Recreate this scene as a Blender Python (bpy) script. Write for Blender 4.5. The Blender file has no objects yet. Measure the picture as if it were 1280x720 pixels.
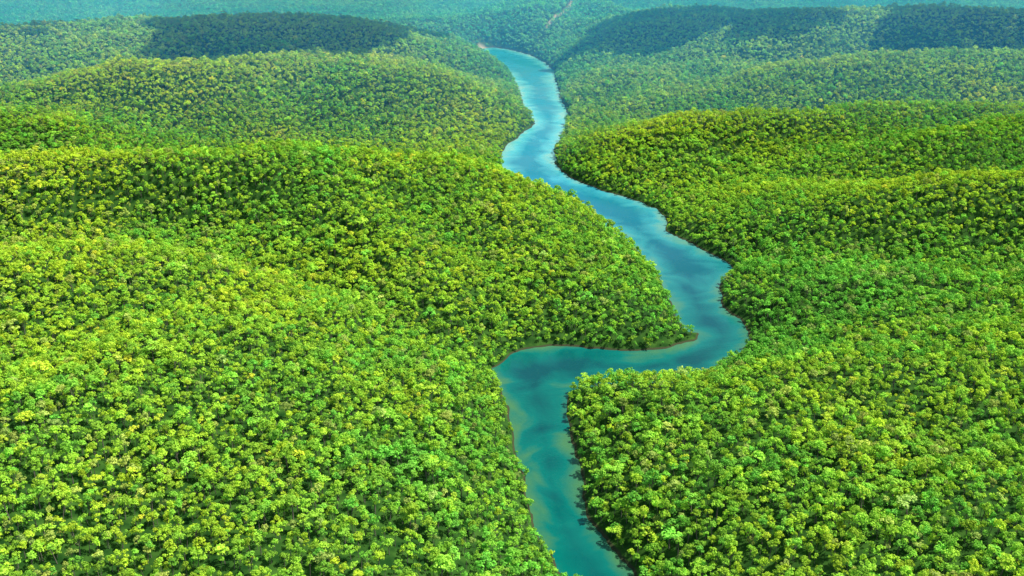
import bpy, math, random
import numpy as np
from mathutils import Vector
rng=np.random.default_rng(7); random.seed(7)
scene=bpy.context.scene
scene.view_settings.view_transform='Standard'; scene.view_settings.look='None'; scene.view_settings.exposure=0

# ---------------- camera / survey helper ----------------
H=350.0; HFOV=math.radians(55); F=640/math.tan(HFOV/2); P=math.radians(21.7)
def ground(px,py,z=0.0):
    a=(px-640)/F; b=-(py-360)/F
    d=np.array([a, b*math.sin(P)+math.cos(P), b*math.cos(P)-math.sin(P)])
    t=(z-H)/d[2]
    return d[0]*t,d[1]*t
cam=bpy.data.cameras.new("camera"); co=bpy.data.objects.new("camera",cam); scene.collection.objects.link(co)
co.location=(0,0,H); co.rotation_euler=(math.pi/2-P,0,0); cam.sensor_width=36; cam.lens=18/math.tan(HFOV/2)
cam.clip_start=1; cam.clip_end=60000; scene.camera=co

# ---------------- noise ----------------
def _h(ix,iy,s):
    n=(ix.astype(np.int64)*374761393+iy.astype(np.int64)*668265263+s*982451653)&0xffffffff
    n=((n^(n>>13))*1274126177)&0xffffffff
    return ((n^(n>>16))&0xffff)/65535.0
def vn(x,y,L,s=0):
    x=x/L+100*s; y=y/L-37*s
    ix=np.floor(x); iy=np.floor(y); fx=x-ix; fy=y-iy
    fx=fx*fx*fx*(fx*(fx*6-15)+10); fy=fy*fy*fy*(fy*(fy*6-15)+10)
    a=_h(ix,iy,s); b=_h(ix+1,iy,s); c=_h(ix,iy+1,s); d=_h(ix+1,iy+1,s)
    return ((a*(1-fx)+b*fx)*(1-fy)+(c*(1-fx)+d*fx)*fy)*2-1
def sst(e0,e1,x):
    t=np.clip((x-e0)/(e1-e0),0,1); return t*t*(3-2*t)

# ---------------- river outline ----------------
N=8.0; M=15.0
Lb=[(768,800,4),(715,720,M),(692,680,M),(665,630,12),(655,585,8),(648,545,5),(632,500,3),(609,464,0),(634,445,0),(668,436,0),(700,433,0),(740,434,0),(790,439,0),(830,437,0),(862,427,0),(875,412,3),(862,395,M+1),(842,372,M+2),(835,350,M+2),(822,325,M+2),(797,297,M+1),(768,275,M),(733,255,M),(698,245,M),(660,230,M),(636,212,M),(622,191,5),(637,178,0),(659,163,0),(668,149,3),(655,130,12),(648,105,12),(636,87,12),(606,74,12),(585,66,3)]
Rb=[(845,800,0),(793,720,0),(772,695,0),(746,665,0),(728,630,0),(720,590,0),(715,550,0),(707,520,2),(706,492,4),(716,475,N),(760,470,N),(820,468,N),(882,463,N),(908,449,N),(940,427,4),(928,405,0),(907,385,0),(899,360,0),(905,343,4),(919,332,4),(882,313,0),(852,298,0),(828,283,3),(830,266,0),(790,247,0),(745,235,0),(705,219,0),(691,203,0),(693,185,0),(706,165,2),(711,145,3),(703,125,0),(695,100,0),(691,84,0),(670,71,0),(640,62,0),(610,58,0)]
poly=np.array([ground(*p) for p in Lb]+[ground(*p) for p in Rb[::-1]])
def chaikin(p):
    q=np.roll(p,-1,axis=0); return np.stack([p*.75+q*.25,p*.25+q*.75],1).reshape(-1,2)
poly=chaikin(poly)
def river_sd(x,y):
    best=np.full(x.shape,1e18); ins=np.zeros(x.shape,bool)
    n=len(poly)
    for i in range(n):
        ax,ay=poly[i]; bx,by=poly[(i+1)%n]
        dx,dy=bx-ax,by-ay
        t=np.clip(((x-ax)*dx+(y-ay)*dy)/(dx*dx+dy*dy),0,1)
        d=(x-ax-t*dx)**2+(y-ay-t*dy)**2
        np.minimum(best,d,out=best)
        if ay!=by:
            c=((ay>y)!=(by>y))&(x<(bx-ax)*(y-ay)/(by-ay)+ax); ins^=c
    d=np.sqrt(best); d=np.where(ins,-d,d)
    return d+3.0*vn(x,y,42,8)+2.8*vn(x,y,20,5)+1.4*vn(x,y,8,6)

ridges=[
 (95,[(-400,330,100),(-100,310,98),(60,304,96),(200,306,86),(330,385,60),(480,440,42),(590,480,20)]),
 (150,[(-150,520,90),(100,450,84),(300,540,66),(480,640,38)]),
 (105,[(-400,190,122),(-100,186,116),(150,180,112),(350,176,104),(520,190,86),(640,232,60),(740,285,42),(795,335,32),(815,395,18)]),
 (75,[(350,176,92),(420,240,74),(520,320,54),(600,390,28)]),
 (60,[(150,180,100),(230,225,82),(330,290,60)]),
 (140,[(-300,95,134),(0,84,128),(200,68,120),(350,62,114),(500,70,96),(600,94,62),(640,135,25)]),
 (200,[(-200,20,150),(100,18,140),(250,6,160),(420,8,150),(540,30,95)]),
 (90,[(770,520,22),(880,490,38),(1050,455,56),(1280,430,72),(1600,410,80)]),
 (130,[(860,640,34),(1050,600,58),(1300,640,76),(1500,650,80)]),
 (62,[(925,350,24),(1000,338,46),(1150,338,62),(1320,342,74),(1600,340,86)]),
 (85,[(860,268,28),(910,246,50),(1000,232,70),(1150,212,92),(1350,200,108),(1700,180,120)]),
 (95,[(715,195,18),(760,162,50),(850,140,72),(1000,128,92),(1200,108,110),(1500,95,120)]),
 (130,[(705,98,20),(800,84,60),(950,64,92),(1200,46,120),(1500,35,128)]),
 (210,[(740,25,70),(850,8,120),(1000,0,150),(1300,-8,170)]),
 (180,[(560,20,60),(640,10,90),(700,-10,110)]),
]
valleys=[
 (42,.46,[(650,436,5),(570,405,20),(460,375,32),(340,335,42),(260,288,48),(150,280,50),(-60,278,55),(-400,270,60)]),
 (60,.45,[(628,188,5),(500,170,25),(350,160,35),(100,158,42),(-300,165,50)]),
 (80,.58,[(590,66,5),(450,62,25),(250,52,35),(0,66,45),(-300,70,50)]),
 (26,.42,[(935,424,4),(1000,404,18),(1100,388,28),(1300,378,40),(1600,370,50)]),
 (34,.48,[(915,328,5),(1000,318,22),(1150,316,34),(1320,318,42),(1600,310,50)]),
 (42,.45,[(826,264,5),(900,212,26),(1000,192,36),(1150,166,46),(1350,150,55)]),
 (55,.40,[(705,140,5),(800,116,24),(900,102,38),(1100,86,50),(1350,72,58)]),
]
def pl_d2(x,y,p):
    best=np.full(x.shape,1e18)
    for (ax,ay),(bx,by) in zip(p[:-1],p[1:]):
        dx,dy=bx-ax,by-ay
        t=np.clip(((x-ax)*dx+(y-ay)*dy)/(dx*dx+dy*dy),0,1)
        np.minimum(best,(x-ax-t*dx)**2+(y-ay-t*dy)**2,out=best)
    return best
def terrain(x,y,sd=None):
    if sd is None: sd=river_sd(x,y)
    acc=np.zeros(x.shape); k=0.14
    wx=x+30*vn(x,y,180,11)+10*vn(x,y,60,13); wy=y+30*vn(x,y,180,12)+10*vn(x,y,60,14)
    for sg,pts in ridges:
        p=[(*ground(a,b,h),h) for a,b,h in pts]
        bh=np.zeros(x.shape)
        for (ax,ay,ah),(bx,by,bb) in zip(p[:-1],p[1:]):
            dx,dy=bx-ax,by-ay
            t=np.clip(((wx-ax)*dx+(wy-ay)*dy)/(dx*dx+dy*dy),0,1)
            d2=(wx-ax-t*dx)**2+(wy-ay-t*dy)**2
            np.maximum(bh,(ah+t*(bb-ah))*np.exp(-d2/(2*sg*sg)),out=bh)
        acc+=np.exp(k*bh)-1
    h=np.log1p(acc)/k
    h=9+0.74*h
    for sg,dep,pts in valleys:
        p=[ground(*q) for q in pts]
        h=h*(1-dep*np.exp(-pl_d2(wx,wy,p)/(2*sg*sg)))
    far=sst(3000,4600,y)
    h=h*(1-far)+far*(80+60*vn(x,y,1100,3)+40*vn(x,y,500,4))
    amp=0.3+0.7*sst(5,60,h)
    rg=1-2*np.abs(vn(wx,wy,170,41))
    h=h+amp*(6*vn(x,y,260,1)+4*rg-2+4*vn(x,y,95,2)+1.4*vn(x,y,35,7))
    h=np.maximum(h,4)
    d=np.maximum(sd,0)
    up=h*(1-np.exp(-d/55))+np.minimum(d*0.25,1.5)
    dn=np.maximum(-6,np.minimum(sd,0)*0.35)
    return np.where(sd>0,up,dn)

def mat(name):
    m=bpy.data.materials.new(name); m.use_nodes=True; nt=m.node_tree; nt.nodes.clear()
    return m,nt,nt.nodes.new('ShaderNodeOutputMaterial')
def grid_obj(name,X,Y,Z,facemask=None,smooth=True,attrs={}):
    r,c=X.shape
    idx=np.arange(r*c).reshape(r,c)
    f=np.stack([idx[:-1,:-1],idx[:-1,1:],idx[1:,1:],idx[1:,:-1]],-1).reshape(-1,4)
    if facemask is not None: f=f[facemask.reshape(-1)]
    co=np.stack([X,Y,Z],-1).reshape(-1,3)
    used=np.unique(f); rm=np.zeros(r*c,int); rm[used]=np.arange(len(used)); f=rm[f]; co=co[used]
    me=bpy.data.meshes.new(name); me.vertices.add(len(co)); me.vertices.foreach_set('co',co.astype(np.float32).ravel())
    me.loops.add(f.size); me.loops.foreach_set('vertex_index',f.ravel().astype(np.int32))
    me.polygons.add(len(f)); me.polygons.foreach_set('loop_start',(np.arange(len(f))*4).astype(np.int32))
    me.update(calc_edges=True); me.validate()
    me.polygons.foreach_set('use_smooth',np.full(len(me.polygons),smooth))
    for k,v in attrs.items():
        a=me.attributes.new(k,'FLOAT','POINT'); a.data.foreach_set('value',v.reshape(-1)[used].astype(np.float32))
    o=bpy.data.objects.new(name,me); scene.collection.objects.link(o); return o

# ---------------- terrain sheet ----------------
ys=[-300.0]
while ys[-1]<16000:
    v=ys[-1]; ys.append(v+(5.5 if v<900 else 5.5+(v-900)*0.0062))
ys=np.array(ys); us=np.linspace(-1,1,620); us=us*(0.55+0.45*np.abs(us))
X=us[None,:]*(900+0.95*np.maximum(ys,0))[:,None]; Y=np.repeat(ys[:,None],len(us),1)
SD=river_sd(X,Y); Z=terrain(X,Y,SD)
road_px=[(722,-4),(714,8),(704,16),(690,26),(684,34)]
def road_guess():
    out=[]
    for a,b in road_px:
        z=60.0
        for _ in range(12):
            x,y=ground(a,b,z); z=float(0.5*z+0.5*terrain(np.array([x]),np.array([y]))[0])
        out.append((x,y))
    return np.array(out)
road=road_guess()
bx0,by0=ground(604,61,0)
def sand(x,y): return np.maximum(1-sst(3,6,np.sqrt(pl_d2(x,y,road))), 1-sst(8,15,np.hypot(x-bx0,(y-by0)*0.7)))
SA=sand(X,Y)
ter=grid_obj('terrain',X,Y,Z,attrs={'sd':SD,'sand':SA})
m,nt,out=mat('forest_floor'); n=nt.nodes; L=nt.links
bs=n.new('ShaderNodeBsdfPrincipled'); bs.inputs['Roughness'].default_value=0.95; bs.inputs['Specular IOR Level'].default_value=0.1
tc=n.new('ShaderNodeTexCoord'); no=n.new('ShaderNodeTexNoise'); no.inputs['Scale'].default_value=0.12; no.inputs['Detail'].default_value=8
L.new(tc.outputs['Object'],no.inputs['Vector'])
cr=n.new('ShaderNodeValToRGB'); cr.color_ramp.elements[0].position=.35; cr.color_ramp.elements[0].color=(.012,.055,.008,1); cr.color_ramp.elements[1].position=.7; cr.color_ramp.elements[1].color=(.06,.15,.02,1)
L.new(no.outputs['Fac'],cr.inputs['Fac'])
at=n.new('ShaderNodeAttribute'); at.attribute_name='sd'
mr=n.new('ShaderNodeMapRange'); mr.inputs['From Min'].default_value=1.6; mr.inputs['From Max'].default_value=.6; L.new(at.outputs['Fac'],mr.inputs['Value'])
mx=n.new('ShaderNodeMix'); mx.data_type='RGBA'; L.new(mr.outputs[0],mx.inputs[0]); L.new(cr.outputs[0],mx.inputs[6]); mx.inputs[7].default_value=(.06,.065,.03,1)
at2=n.new('ShaderNodeAttribute'); at2.attribute_name='sand'
mx2=n.new('ShaderNodeMix'); mx2.data_type='RGBA'; L.new(at2.outputs['Fac'],mx2.inputs[0]); L.new(mx.outputs[2],mx2.inputs[6]); mx2.inputs[7].default_value=(.38,.42,.38,1)
L.new(mx2.outputs[2],bs.inputs['Base Color']); L.new(bs.outputs[0],out.inputs['Surface'])
ter.data.materials.append(m)

# ---------------- river surface ----------------
wy=[250.0]
while wy[-1]<3000: wy.append(wy[-1]+3.5+max(0,wy[-1]-700)*0.003)
wy=np.array(wy); wu=np.linspace(-.12,.42,420)
WX=wu[None,:]*(wy*0.62+130)[:,None]; WY=np.repeat(wy[:,None],len(wu),1)
WS=river_sd(WX,WY)
fm=(np.minimum(np.minimum(WS[:-1,:-1],WS[1:,1:]),np.minimum(WS[1:,:-1],WS[:-1,1:]))<10)
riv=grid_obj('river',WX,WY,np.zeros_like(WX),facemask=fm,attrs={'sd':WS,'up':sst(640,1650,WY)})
m,nt,out=mat('river_water'); n=nt.nodes; L=nt.links
bs=n.new('ShaderNodeBsdfPrincipled'); bs.inputs['IOR'].default_value=1.33; bs.inputs['Specular IOR Level'].default_value=.4
tc=n.new('ShaderNodeTexCoord')
at=n.new('ShaderNodeAttribute'); at.attribute_name='sd'
nz=n.new('ShaderNodeTexNoise'); nz.inputs['Scale'].default_value=0.02; nz.inputs['Detail'].default_value=6; nz.inputs['Distortion'].default_value=1.2; L.new(tc.outputs['Object'],nz.inputs['Vector'])
ma=n.new('ShaderNodeMath'); ma.operation='MULTIPLY_ADD'; L.new(nz.outputs['Fac'],ma.inputs[0]); ma.inputs[1].default_value=58; L.new(at.outputs['Fac'],ma.inputs[2])
mr=n.new('ShaderNodeMapRange'); mr.inputs['From Min'].default_value=-2; mr.inputs['From Max'].default_value=31; L.new(ma.outputs[0],mr.inputs['Value'])
def ramp(cs):
    cr=n.new('ShaderNodeValToRGB'); e=cr.color_ramp.elements; e[0].position=0; e[0].color=cs[0]; e[1].position=1; e[1].color=cs[2]
    k=e.new(.6); k.color=cs[1]; L.new(mr.outputs[0],cr.inputs['Fac']); return cr
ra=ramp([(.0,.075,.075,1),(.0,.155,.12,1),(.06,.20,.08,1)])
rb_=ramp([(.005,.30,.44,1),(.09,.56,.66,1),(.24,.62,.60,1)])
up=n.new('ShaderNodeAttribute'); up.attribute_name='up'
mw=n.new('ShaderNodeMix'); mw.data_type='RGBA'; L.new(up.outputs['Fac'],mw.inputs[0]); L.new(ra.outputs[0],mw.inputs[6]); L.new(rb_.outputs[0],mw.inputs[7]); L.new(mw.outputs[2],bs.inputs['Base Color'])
n2=n.new('ShaderNodeTexNoise'); n2.inputs['Scale'].default_value=0.35; n2.inputs['Detail'].default_value=6; L.new(tc.outputs['Object'],n2.inputs['Vector'])
bp=n.new('ShaderNodeBump'); bp.inputs['Strength'].default_value=.4; bp.inputs['Distance'].default_value=.5; L.new(n2.outputs['Fac'],bp.inputs['Height']); L.new(bp.outputs[0],bs.inputs['Normal'])
n3=n.new('ShaderNodeTexNoise'); n3.inputs['Scale'].default_value=0.012; n3.inputs['Detail'].default_value=4; L.new(tc.outputs['Object'],n3.inputs['Vector'])
m3=n.new('ShaderNodeMapRange'); m3.inputs['From Min'].default_value=.4; m3.inputs['From Max'].default_value=.62; m3.inputs['To Min'].default_value=.08; m3.inputs['To Max'].default_value=.36; L.new(n3.outputs['Fac'],m3.inputs['Value']); L.new(m3.outputs[0],bs.inputs['Roughness'])
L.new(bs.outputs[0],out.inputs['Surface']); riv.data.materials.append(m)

# ---------------- tree prototypes ----------------
mL,nt,out=mat('leaves'); n=nt.nodes; L=nt.links
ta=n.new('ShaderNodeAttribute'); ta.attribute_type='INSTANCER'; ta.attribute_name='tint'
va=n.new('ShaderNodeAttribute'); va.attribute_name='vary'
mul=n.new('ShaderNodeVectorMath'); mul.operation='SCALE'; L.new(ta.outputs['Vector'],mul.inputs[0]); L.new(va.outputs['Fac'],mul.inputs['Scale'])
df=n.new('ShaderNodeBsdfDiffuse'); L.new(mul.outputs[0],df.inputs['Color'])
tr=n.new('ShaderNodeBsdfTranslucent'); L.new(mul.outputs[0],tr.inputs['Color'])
ms=n.new('ShaderNodeMixShader'); ms.inputs[0].default_value=.2; L.new(df.outputs[0],ms.inputs[1]); L.new(tr.outputs[0],ms.inputs[2]); L.new(ms.outputs[0],out.inputs['Surface'])
mB,nt,out=mat('bark'); bsb=nt.nodes.new('ShaderNodeBsdfPrincipled'); bsb.inputs['Roughness'].default_value=.9
nb=nt.nodes.new('ShaderNodeTexNoise'); nb.inputs['Scale'].default_value=3; rb=nt.nodes.new('ShaderNodeValToRGB'); rb.color_ramp.elements[0].color=(.1,.07,.05,1); rb.color_ramp.elements[1].color=(.34,.3,.24,1)
nt.links.new(nb.outputs['Fac'],rb.inputs['Fac']); nt.links.new(rb.outputs[0],bsb.inputs['Base Color']); nt.links.new(bsb.outputs[0],out.inputs['Surface'])
protos=bpy.data.collections.new('tree_kinds')
def limb(V,Fc,a,b,ra,rb,s=5):
    a=np.array(a);b=np.array(b);d=b-a;d/=np.linalg.norm(d); u=np.cross(d,[.3,1,.2]);u/=np.linalg.norm(u);w=np.cross(d,u)
    i0=len(V)
    for c,r in((a,ra),(b,rb)):
        for k in range(s):
            t=2*math.pi*k/s; V.append(c+r*(math.cos(t)*u+math.sin(t)*w))
    for k in range(s): Fc.append((i0+k,i0+(k+1)%s,i0+s+(k+1)%s,i0+s+k))
for ti in range(12):
    V=[];Fc=[];vary=[]
    hgt=rng.uniform(6.2,8.8); top=np.array([rng.uniform(-.5,.5),rng.uniform(-.5,.5),hgt])
    limb(V,Fc,(0,0,-1.5),top*[1,1,.6],.32,.22,4); limb(V,Fc,top*[1,1,.6],top*[1,1,1.15],.22,.08,4)
    spread=rng.uniform(.75,1.15)
    blobs=[(top+[0,0,rng.uniform(1.6,2.6)],rng.uniform(1.3,1.8))]
    nb_=rng.integers(7,11)
    for k in range(nb_):
        a=2*math.pi*(k+rng.uniform(-.35,.35))/nb_*1.0*2.4; r=rng.uniform(1.3,3.6)*spread
        c=top+np.array([math.cos(a)*r,math.sin(a)*r,rng.uniform(-1.6,1.7)-0.12*r*r*.5+.8])
        blobs.append((c,rng.uniform(.8,1.6)))
        if k%3==0: limb(V,Fc,top*[1,1,.65],c,.12,.04,3)
    nbark=len(Fc); vary=[1.0]*len(Fc)
    for c,r in blobs:
        bv=rng.uniform(.82,1.18)
        for q in range(int(17*r*r)):
            d=rng.normal(size=3); d/=np.linalg.norm(d)
            if d[2]<-.35: d[2]*=-.6
            p=c+d*r*rng.uniform(.7,1.12)*np.array([1,1,.9])
            nn=d*1.1+rng.normal(size=3)*.42+np.array([0,0,.35]); nn/=np.linalg.norm(nn)
            u=np.cross(nn,rng.normal(size=3)); u/=np.linalg.norm(u); w=np.cross(nn,u)
            s=rng.uniform(.32,.62); s2=s*rng.uniform(.6,1)
            i0=len(V); V+= [p-u*s-w*s2*.3, p-w*s2, p+u*s+w*s2*.2, p+w*s2]
            Fc.append((i0,i0+1,i0+2,i0+3)); vary.append(bv*rng.uniform(.82,1.18))
    me=bpy.data.meshes.new(f'tree_kind_{ti}'); me.from_pydata([tuple(v) for v in V],[],Fc); me.update()
    me.materials.append(mB); me.materials.append(mL)
    mi=np.ones(len(Fc),np.int32); mi[:nbark]=0; me.polygons.foreach_set('material_index',mi)
    a=me.attributes.new('vary','FLOAT','FACE'); a.data.foreach_set('value',np.array(vary,np.float32))
    o=bpy.data.objects.new(f'tree_kind_{ti}',me); protos.objects.link(o)

# ---------------- forest points ----------------
def scatter(y0,y1,s):
    w=0.53*y1+200
    gx,gy=np.meshgrid(np.arange(-w,w,s),np.arange(y0,y1,s*.92))
    gx=gx+rng.uniform(-.5,.5,gx.shape)*s; gy=gy+rng.uniform(-.5,.5,gy.shape)*s
    x=gx.ravel();y=gy.ravel(); k=np.abs(x)<0.53*y+200; return x[k],y[k]
xs=[];yy=[]
for y0,y1,s in [(220,900,5.1),(900,1500,5.3),(1500,2300,6.1),(2300,4300,7.9)]:
    a,b=scatter(y0,y1,s); xs.append(a); yy.append(b)
x=np.concatenate(xs); y=np.concatenate(yy)
sd=river_sd(x,y); k=(sd>.8)&(sand(x,y)<.2)&(rng.random(len(x))>.05); x,y,sd=x[k],y[k],sd[k]
z=terrain(x,y,sd)-np.where(sd<8,1.2,0)
Np=len(x); print('TREES',Np)
sc=rng.lognormal(0,.28,Np)*0.72; sc*=1+0.15*vn(x,y,60,21); sc*=np.where(y>2300,1.4,np.where(y>1500,1.14,1)); sc=np.clip(sc,.4,1.6); sc=np.where(sd<6,sc*.85,sc)
S=np.stack([sc*rng.uniform(.88,1.12,Np),sc*rng.uniform(.88,1.12,Np),sc**.7*rng.uniform(.78,1.32,Np)*.93],-1)
Rr=np.stack([rng.normal(0,.08,Np),rng.normal(0,.08,Np),rng.uniform(0,6.283,Np)],-1)
c1=np.array([.60,.80,.05]); c2=np.array([.22,.60,.07]); c3=np.array([.56,.52,.17])
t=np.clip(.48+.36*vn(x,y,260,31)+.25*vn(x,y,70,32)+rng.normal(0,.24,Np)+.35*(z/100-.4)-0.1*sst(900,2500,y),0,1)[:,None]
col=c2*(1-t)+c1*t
br=(rng.random(Np)<.05+.05*vn(x,y,150,33)+.07*sst(-100,-500,x))[:,None]
col=np.where(br,col*.5+c3*.5,col)
col=col*rng.lognormal(0,.17,Np)[:,None]
far_haze=sst(1400,3000,y)[:,None]   # distance haze painted into the leaf tint: far trees bluer, less red
col=col*(1-far_haze*np.array([.6,.03,0]))+far_haze*np.array([0,0.02,.30])
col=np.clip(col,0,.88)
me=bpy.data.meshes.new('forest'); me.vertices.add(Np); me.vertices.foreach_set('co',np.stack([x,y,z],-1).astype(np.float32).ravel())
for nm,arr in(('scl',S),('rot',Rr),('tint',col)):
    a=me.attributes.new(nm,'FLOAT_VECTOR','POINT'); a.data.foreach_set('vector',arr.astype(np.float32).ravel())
a=me.attributes.new('kind','INT','POINT'); a.data.foreach_set('value',rng.integers(0,12,Np).astype(np.int32))
fo=bpy.data.objects.new('forest',me); scene.collection.objects.link(fo)
ng=bpy.data.node_groups.new('forest_scatter','GeometryNodeTree')
ng.interface.new_socket('Geometry',in_out='INPUT',socket_type='NodeSocketGeometry'); ng.interface.new_socket('Geometry',in_out='OUTPUT',socket_type='NodeSocketGeometry')
gi=ng.nodes.new('NodeGroupInput'); go=ng.nodes.new('NodeGroupOutput'); ip=ng.nodes.new('GeometryNodeInstanceOnPoints'); ci=ng.nodes.new('GeometryNodeCollectionInfo')
ci.inputs['Collection'].default_value=protos; ci.inputs['Separate Children'].default_value=True; ci.inputs['Reset Children'].default_value=True
def na(nm,ty):
    q=ng.nodes.new('GeometryNodeInputNamedAttribute'); q.data_type=ty; q.inputs['Name'].default_value=nm; return q.outputs['Attribute']
mp=ng.nodes.new('GeometryNodeMeshToPoints')
l=ng.links; l.new(gi.outputs[0],mp.inputs['Mesh']); l.new(mp.outputs[0],ip.inputs['Points']); l.new(ci.outputs[0],ip.inputs['Instance']); ip.inputs['Pick Instance'].default_value=True
l.new(na('kind','INT'),ip.inputs['Instance Index']); l.new(na('rot','FLOAT_VECTOR'),ip.inputs['Rotation']); l.new(na('scl','FLOAT_VECTOR'),ip.inputs['Scale'])
l.new(ip.outputs[0],go.inputs[0])
md=fo.modifiers.new('scatter','NODES'); md.node_group=ng

# ---------------- light ----------------
EL=math.radians(60); AZ=math.radians(84)   # azimuth from +Y towards +X
sdv=Vector((math.cos(EL)*math.sin(AZ),math.cos(EL)*math.cos(AZ),math.sin(EL)))
su=bpy.data.lights.new('sun','SUN'); su.energy=5; su.angle=math.radians(.5); su.color=(1,.97,.9)
so=bpy.data.objects.new('sun',su); so.rotation_euler=sdv.to_track_quat('Z','Y').to_euler(); scene.collection.objects.link(so)
w=bpy.data.worlds.new('World'); scene.world=w; w.use_nodes=True; nt=w.node_tree
bg=nt.nodes['Background']; sk=nt.nodes.new('ShaderNodeTexSky'); sk.sky_type='NISHITA'; sk.sun_disc=False; sk.sun_elevation=EL; sk.sun_rotation=AZ
nt.links.new(sk.outputs[0],bg.inputs['Color']); bg.inputs['Strength'].default_value=.15

# ---------------- clouds (cast the cloud shadows on the far hills) ----------------
mC,nt,out=mat('cloud_white'); d=nt.nodes.new('ShaderNodeBsdfDiffuse'); d.inputs['Color'].default_value=(.85,.86,.88,1); nt.links.new(d.outputs[0],out.inputs['Surface'])
import bmesh
from mathutils import noise as mn, Matrix
def cloud(px,py,z,rx,ry,alt=1150):
    gx,gy=ground(px,py,z); t=(alt-z)/sdv.z; cx,cy=gx+sdv.x*t,gy+sdv.y*t
    bm=bmesh.new()
    for i in range(24):
        a=random.uniform(0,6.283); q=math.sqrt(random.random())
        r=random.uniform(.28,.5)*min(rx,ry)*(1.25-q*.6)
        bmesh.ops.create_icosphere(bm,subdivisions=3,radius=r,matrix=Matrix.Translation((cx+math.cos(a)*q*rx*.8,cy+math.sin(a)*q*ry*.8,alt+random.uniform(0,.35)*r))@Matrix.Diagonal((1,1,.6,1)))
    for v in bm.verts:
        v.co+=Vector((mn.noise(v.co*.012),mn.noise(v.co*.012+Vector((9,0,0))),mn.noise(v.co*.012+Vector((0,9,0)))))*min(rx,ry)*.18
    me=bpy.data.meshes.new('cloud'); bm.to_mesh(me); bm.free(); me.materials.append(mC)
    for p in me.polygons:p.use_smooth=True
    o=bpy.data.objects.new('cloud',me); scene.collection.objects.link(o)
cloud(392,44,85,300,420)
cloud(885,22,110,300,240)
cloud(1225,4,150,200,280)
cloud(10,18,140,160,130)

# ---------------- haze ----------------
def haze(y0,ztop,col,den):
    bm=bmesh.new(); bmesh.ops.create_cube(bm,size=1,matrix=Matrix.Translation((0,(y0+17000)/2,(ztop-100)/2))@Matrix.Diagonal((40000,17000-y0,ztop+100,1)))
    me=bpy.data.meshes.new('haze'); bm.to_mesh(me); bm.free()
    mh,nt,out=mat('air_haze'); vs=nt.nodes.new('ShaderNodeVolumeScatter'); vs.inputs['Color'].default_value=col; vs.inputs['Density'].default_value=den
    nt.links.new(vs.outputs[0],out.inputs['Volume']); me.materials.append(mh)
    ho=bpy.data.objects.new('haze',me); scene.collection.objects.link(ho)
haze(1300,300,(.05,.46,1,1),.00068)
